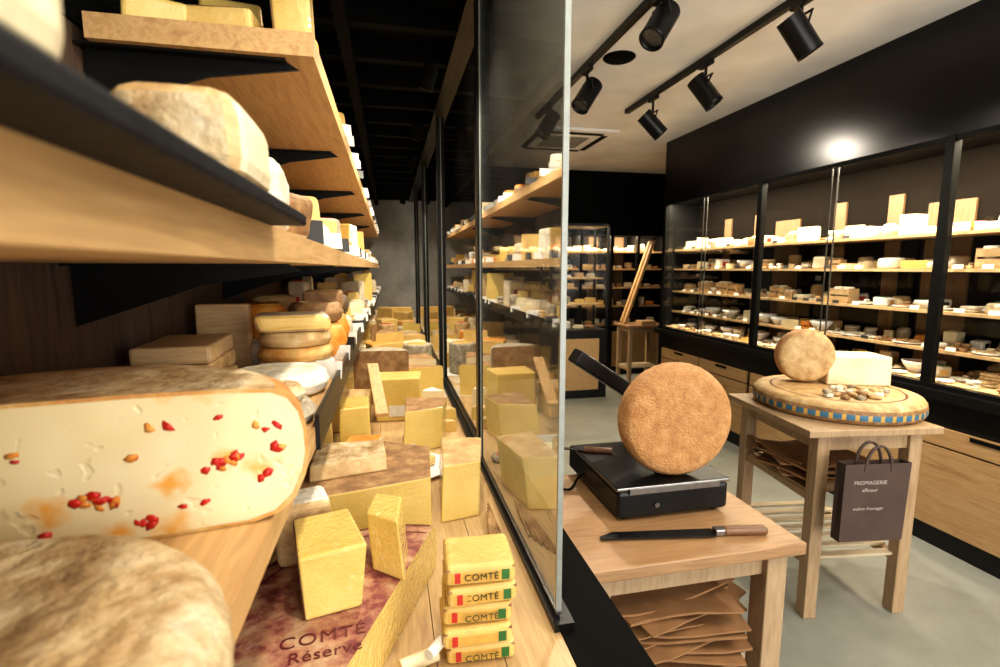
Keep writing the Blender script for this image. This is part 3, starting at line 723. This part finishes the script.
# ------------------------------------------------------------------ ceiling fittings
def lightspot(name,loc,dirv,W,ang,blend=.5,rad=.04,col=(1,.88,.73)):
    l=D.lights.new(name,'SPOT'); l.energy=W; l.spot_size=ang; l.spot_blend=blend; l.shadow_soft_size=rad; l.color=col
    o=D.objects.new(name,l); o.location=loc; o.rotation_euler=Vector(dirv).to_track_quat('-Z','Y').to_euler(); SC.collection.objects.link(o); return o
def rail(x,y0,y1,spots):
    b=MB(); b.box(x-.018,x+.018,y0,y1,2.765,2.80,'black'); r=b.obj('ceiling_track')
    for (y,dz,dv,W,cone) in spots:
        dv=Vector(dv).normalized(); c=Vector((x,y,1.5+dz)); b=MB()
        b.bbox(.032,.12,.03,'black',TR(x,y,2.737),.004)
        piv=c-dv*.02
        b.cyl((x,y,2.74),(x,y,c.z+.085),.009,'black',10)
        side=Vector((0,1,0))-dv*dv.y; side.normalize()
        top=Vector((x,y,c.z+.085))
        for s in (-1,1):
            e=piv+side*s*.066; b.cyl(top+Vector((0,s*.066,0)),e,.005,'black',8)
        b.cyl(top-Vector((0,.07,0)),top+Vector((0,.07,0)),.006,'black',8)
        a=c-dv*.10; e=c+dv*.10
        b.cyl(a,e-dv*.02,.058,'black',28)
        Tm=Matrix.Translation(e-dv*.021)@dv.to_track_quat('Z','Y').to_matrix().to_4x4()
        b.lathe([(.058,0),(.060,.021),(.052,.021),(.050,.003)],28,'black',Tm)
        b.lathe([(0,.002),(.05,.002)],28,'steel',Tm)
        b.obj('track_spotlight')
        lightspot('spot_beam',e+dv*.03,dv,W,math.radians(cone),.8)
rail(1.27,1.2,4.3,[(2.29,1.13,(-.55,-.25,-.8),100,90),(3.18,1.10,(-.55,-.2,-.8),100,90),(4.0,1.14,(-.5,0,-.8),70,90)])
rail(1.95,1.2,4.0,[(2.19,1.107,(.62,-.1,-.8),110,80),(2.93,1.09,(.5,-.3,-.8),110,80),(3.57,1.065,(.7,-.1,-.7),55,135)])
b=MB(); b.lathe([(0,-.012),(.09,-.012),(.1,-.004),(.1,0)],36,'blackm',TR(1.43,3.06,2.80)); b.obj('ceiling_speaker')
b=MB(); cx,cy=1.74,5.0
b.bbox(.86,.86,.03,'ceil',TR(cx,cy,2.77),.01); b.bbox(.42,.42,.008,'grey',TR(cx,cy,2.763),.002)
for i in (-1,1):
    b.box(cx-.3,cx+.3,cy+i*.33-.03,cy+i*.33+.03,2.766,2.771,'blackm'); b.box(cx+i*.33-.03,cx+i*.33+.03,cy-.3,cy+.3,2.766,2.771,'blackm')
b.obj('air_conditioning_cassette')
for i,(y,W) in enumerate(((-.15,10),(.55,22),(1.3,36),(2.1,44),(2.9,44),(3.8,40),(4.8,32),(5.7,24))):
    b=MB(); dv=Vector((-.28,.18,-1)).normalized(); p=Vector((.17,y,2.24))
    b.cyl((.17,y,2.33),p-dv*.04,.006,'blackm',8); b.cyl(p-dv*.05,p+dv*.04,.03,'blackm',20); b.obj('case_spotlight')
    lightspot('case_beam',p+dv*.05,dv,W,math.radians(125),.6,.03,(1,.90,.74))
def area(name,loc,rot,sx,sy,W,col):
    l=D.lights.new(name,'AREA'); l.shape='RECTANGLE'; l.size=sx; l.size_y=sy; l.energy=W; l.color=col
    o=D.objects.new(name,l); o.location=loc; o.rotation_euler=rot; SC.collection.objects.link(o); return o
area('cabinet_led_strip',(2.93,2.8,2.172),(0,-.16,0),.03,4.1,150,(1,.85,.64))
area('shelving_led_strip',(2.1,6.53,1.945),(.3,0,0),3.2,.03,95,(1,.82,.58))
area('vitrine_fill_strip',(2.1,5.40,1.965),(.3,0,0),.6,.03,14,(1,.82,.58))  # added strip light, put in to brighten the dark vitrine
area('rear_fill_area',(1.9,-1.90,1.55),(pi/2+.18,0,-.1),3.6,2.1,145,(1,.97,.92))  # added area lamp behind the camera, unseen, brightens the room and ceiling
area('ceiling_fill_area',(1.9,-.2,2.77),(0,0,0),1.6,1.4,55,(1,.93,.82))  # added ambient fill under the ceiling, out of view, no fitting modelled
w=D.worlds.new('w'); SC.world=w; w.use_nodes=True; w.node_tree.nodes['Background'].inputs[0].default_value=(.9,.9,1,1); w.node_tree.nodes['Background'].inputs[1].default_value=.4

# ------------------------------------------------------------------ camera
cam=D.cameras.new('camera'); cam.lens=18; cam.sensor_width=36; cam.clip_start=.02
co=D.objects.new('camera',cam); co.location=(0,0,1.5); co.rotation_euler=(math.radians(82.6),0,math.radians(-12.4)); SC.collection.objects.link(co)
cam.dof.use_dof=True; cam.dof.focus_distance=1.25; cam.dof.aperture_fstop=5.6
SC.camera=co
SC.view_settings.view_transform='Standard'
try: SC.view_settings.look='Medium High Contrast'
except Exception as e: print('LOOK',e)
SC.view_settings.exposure=-.15
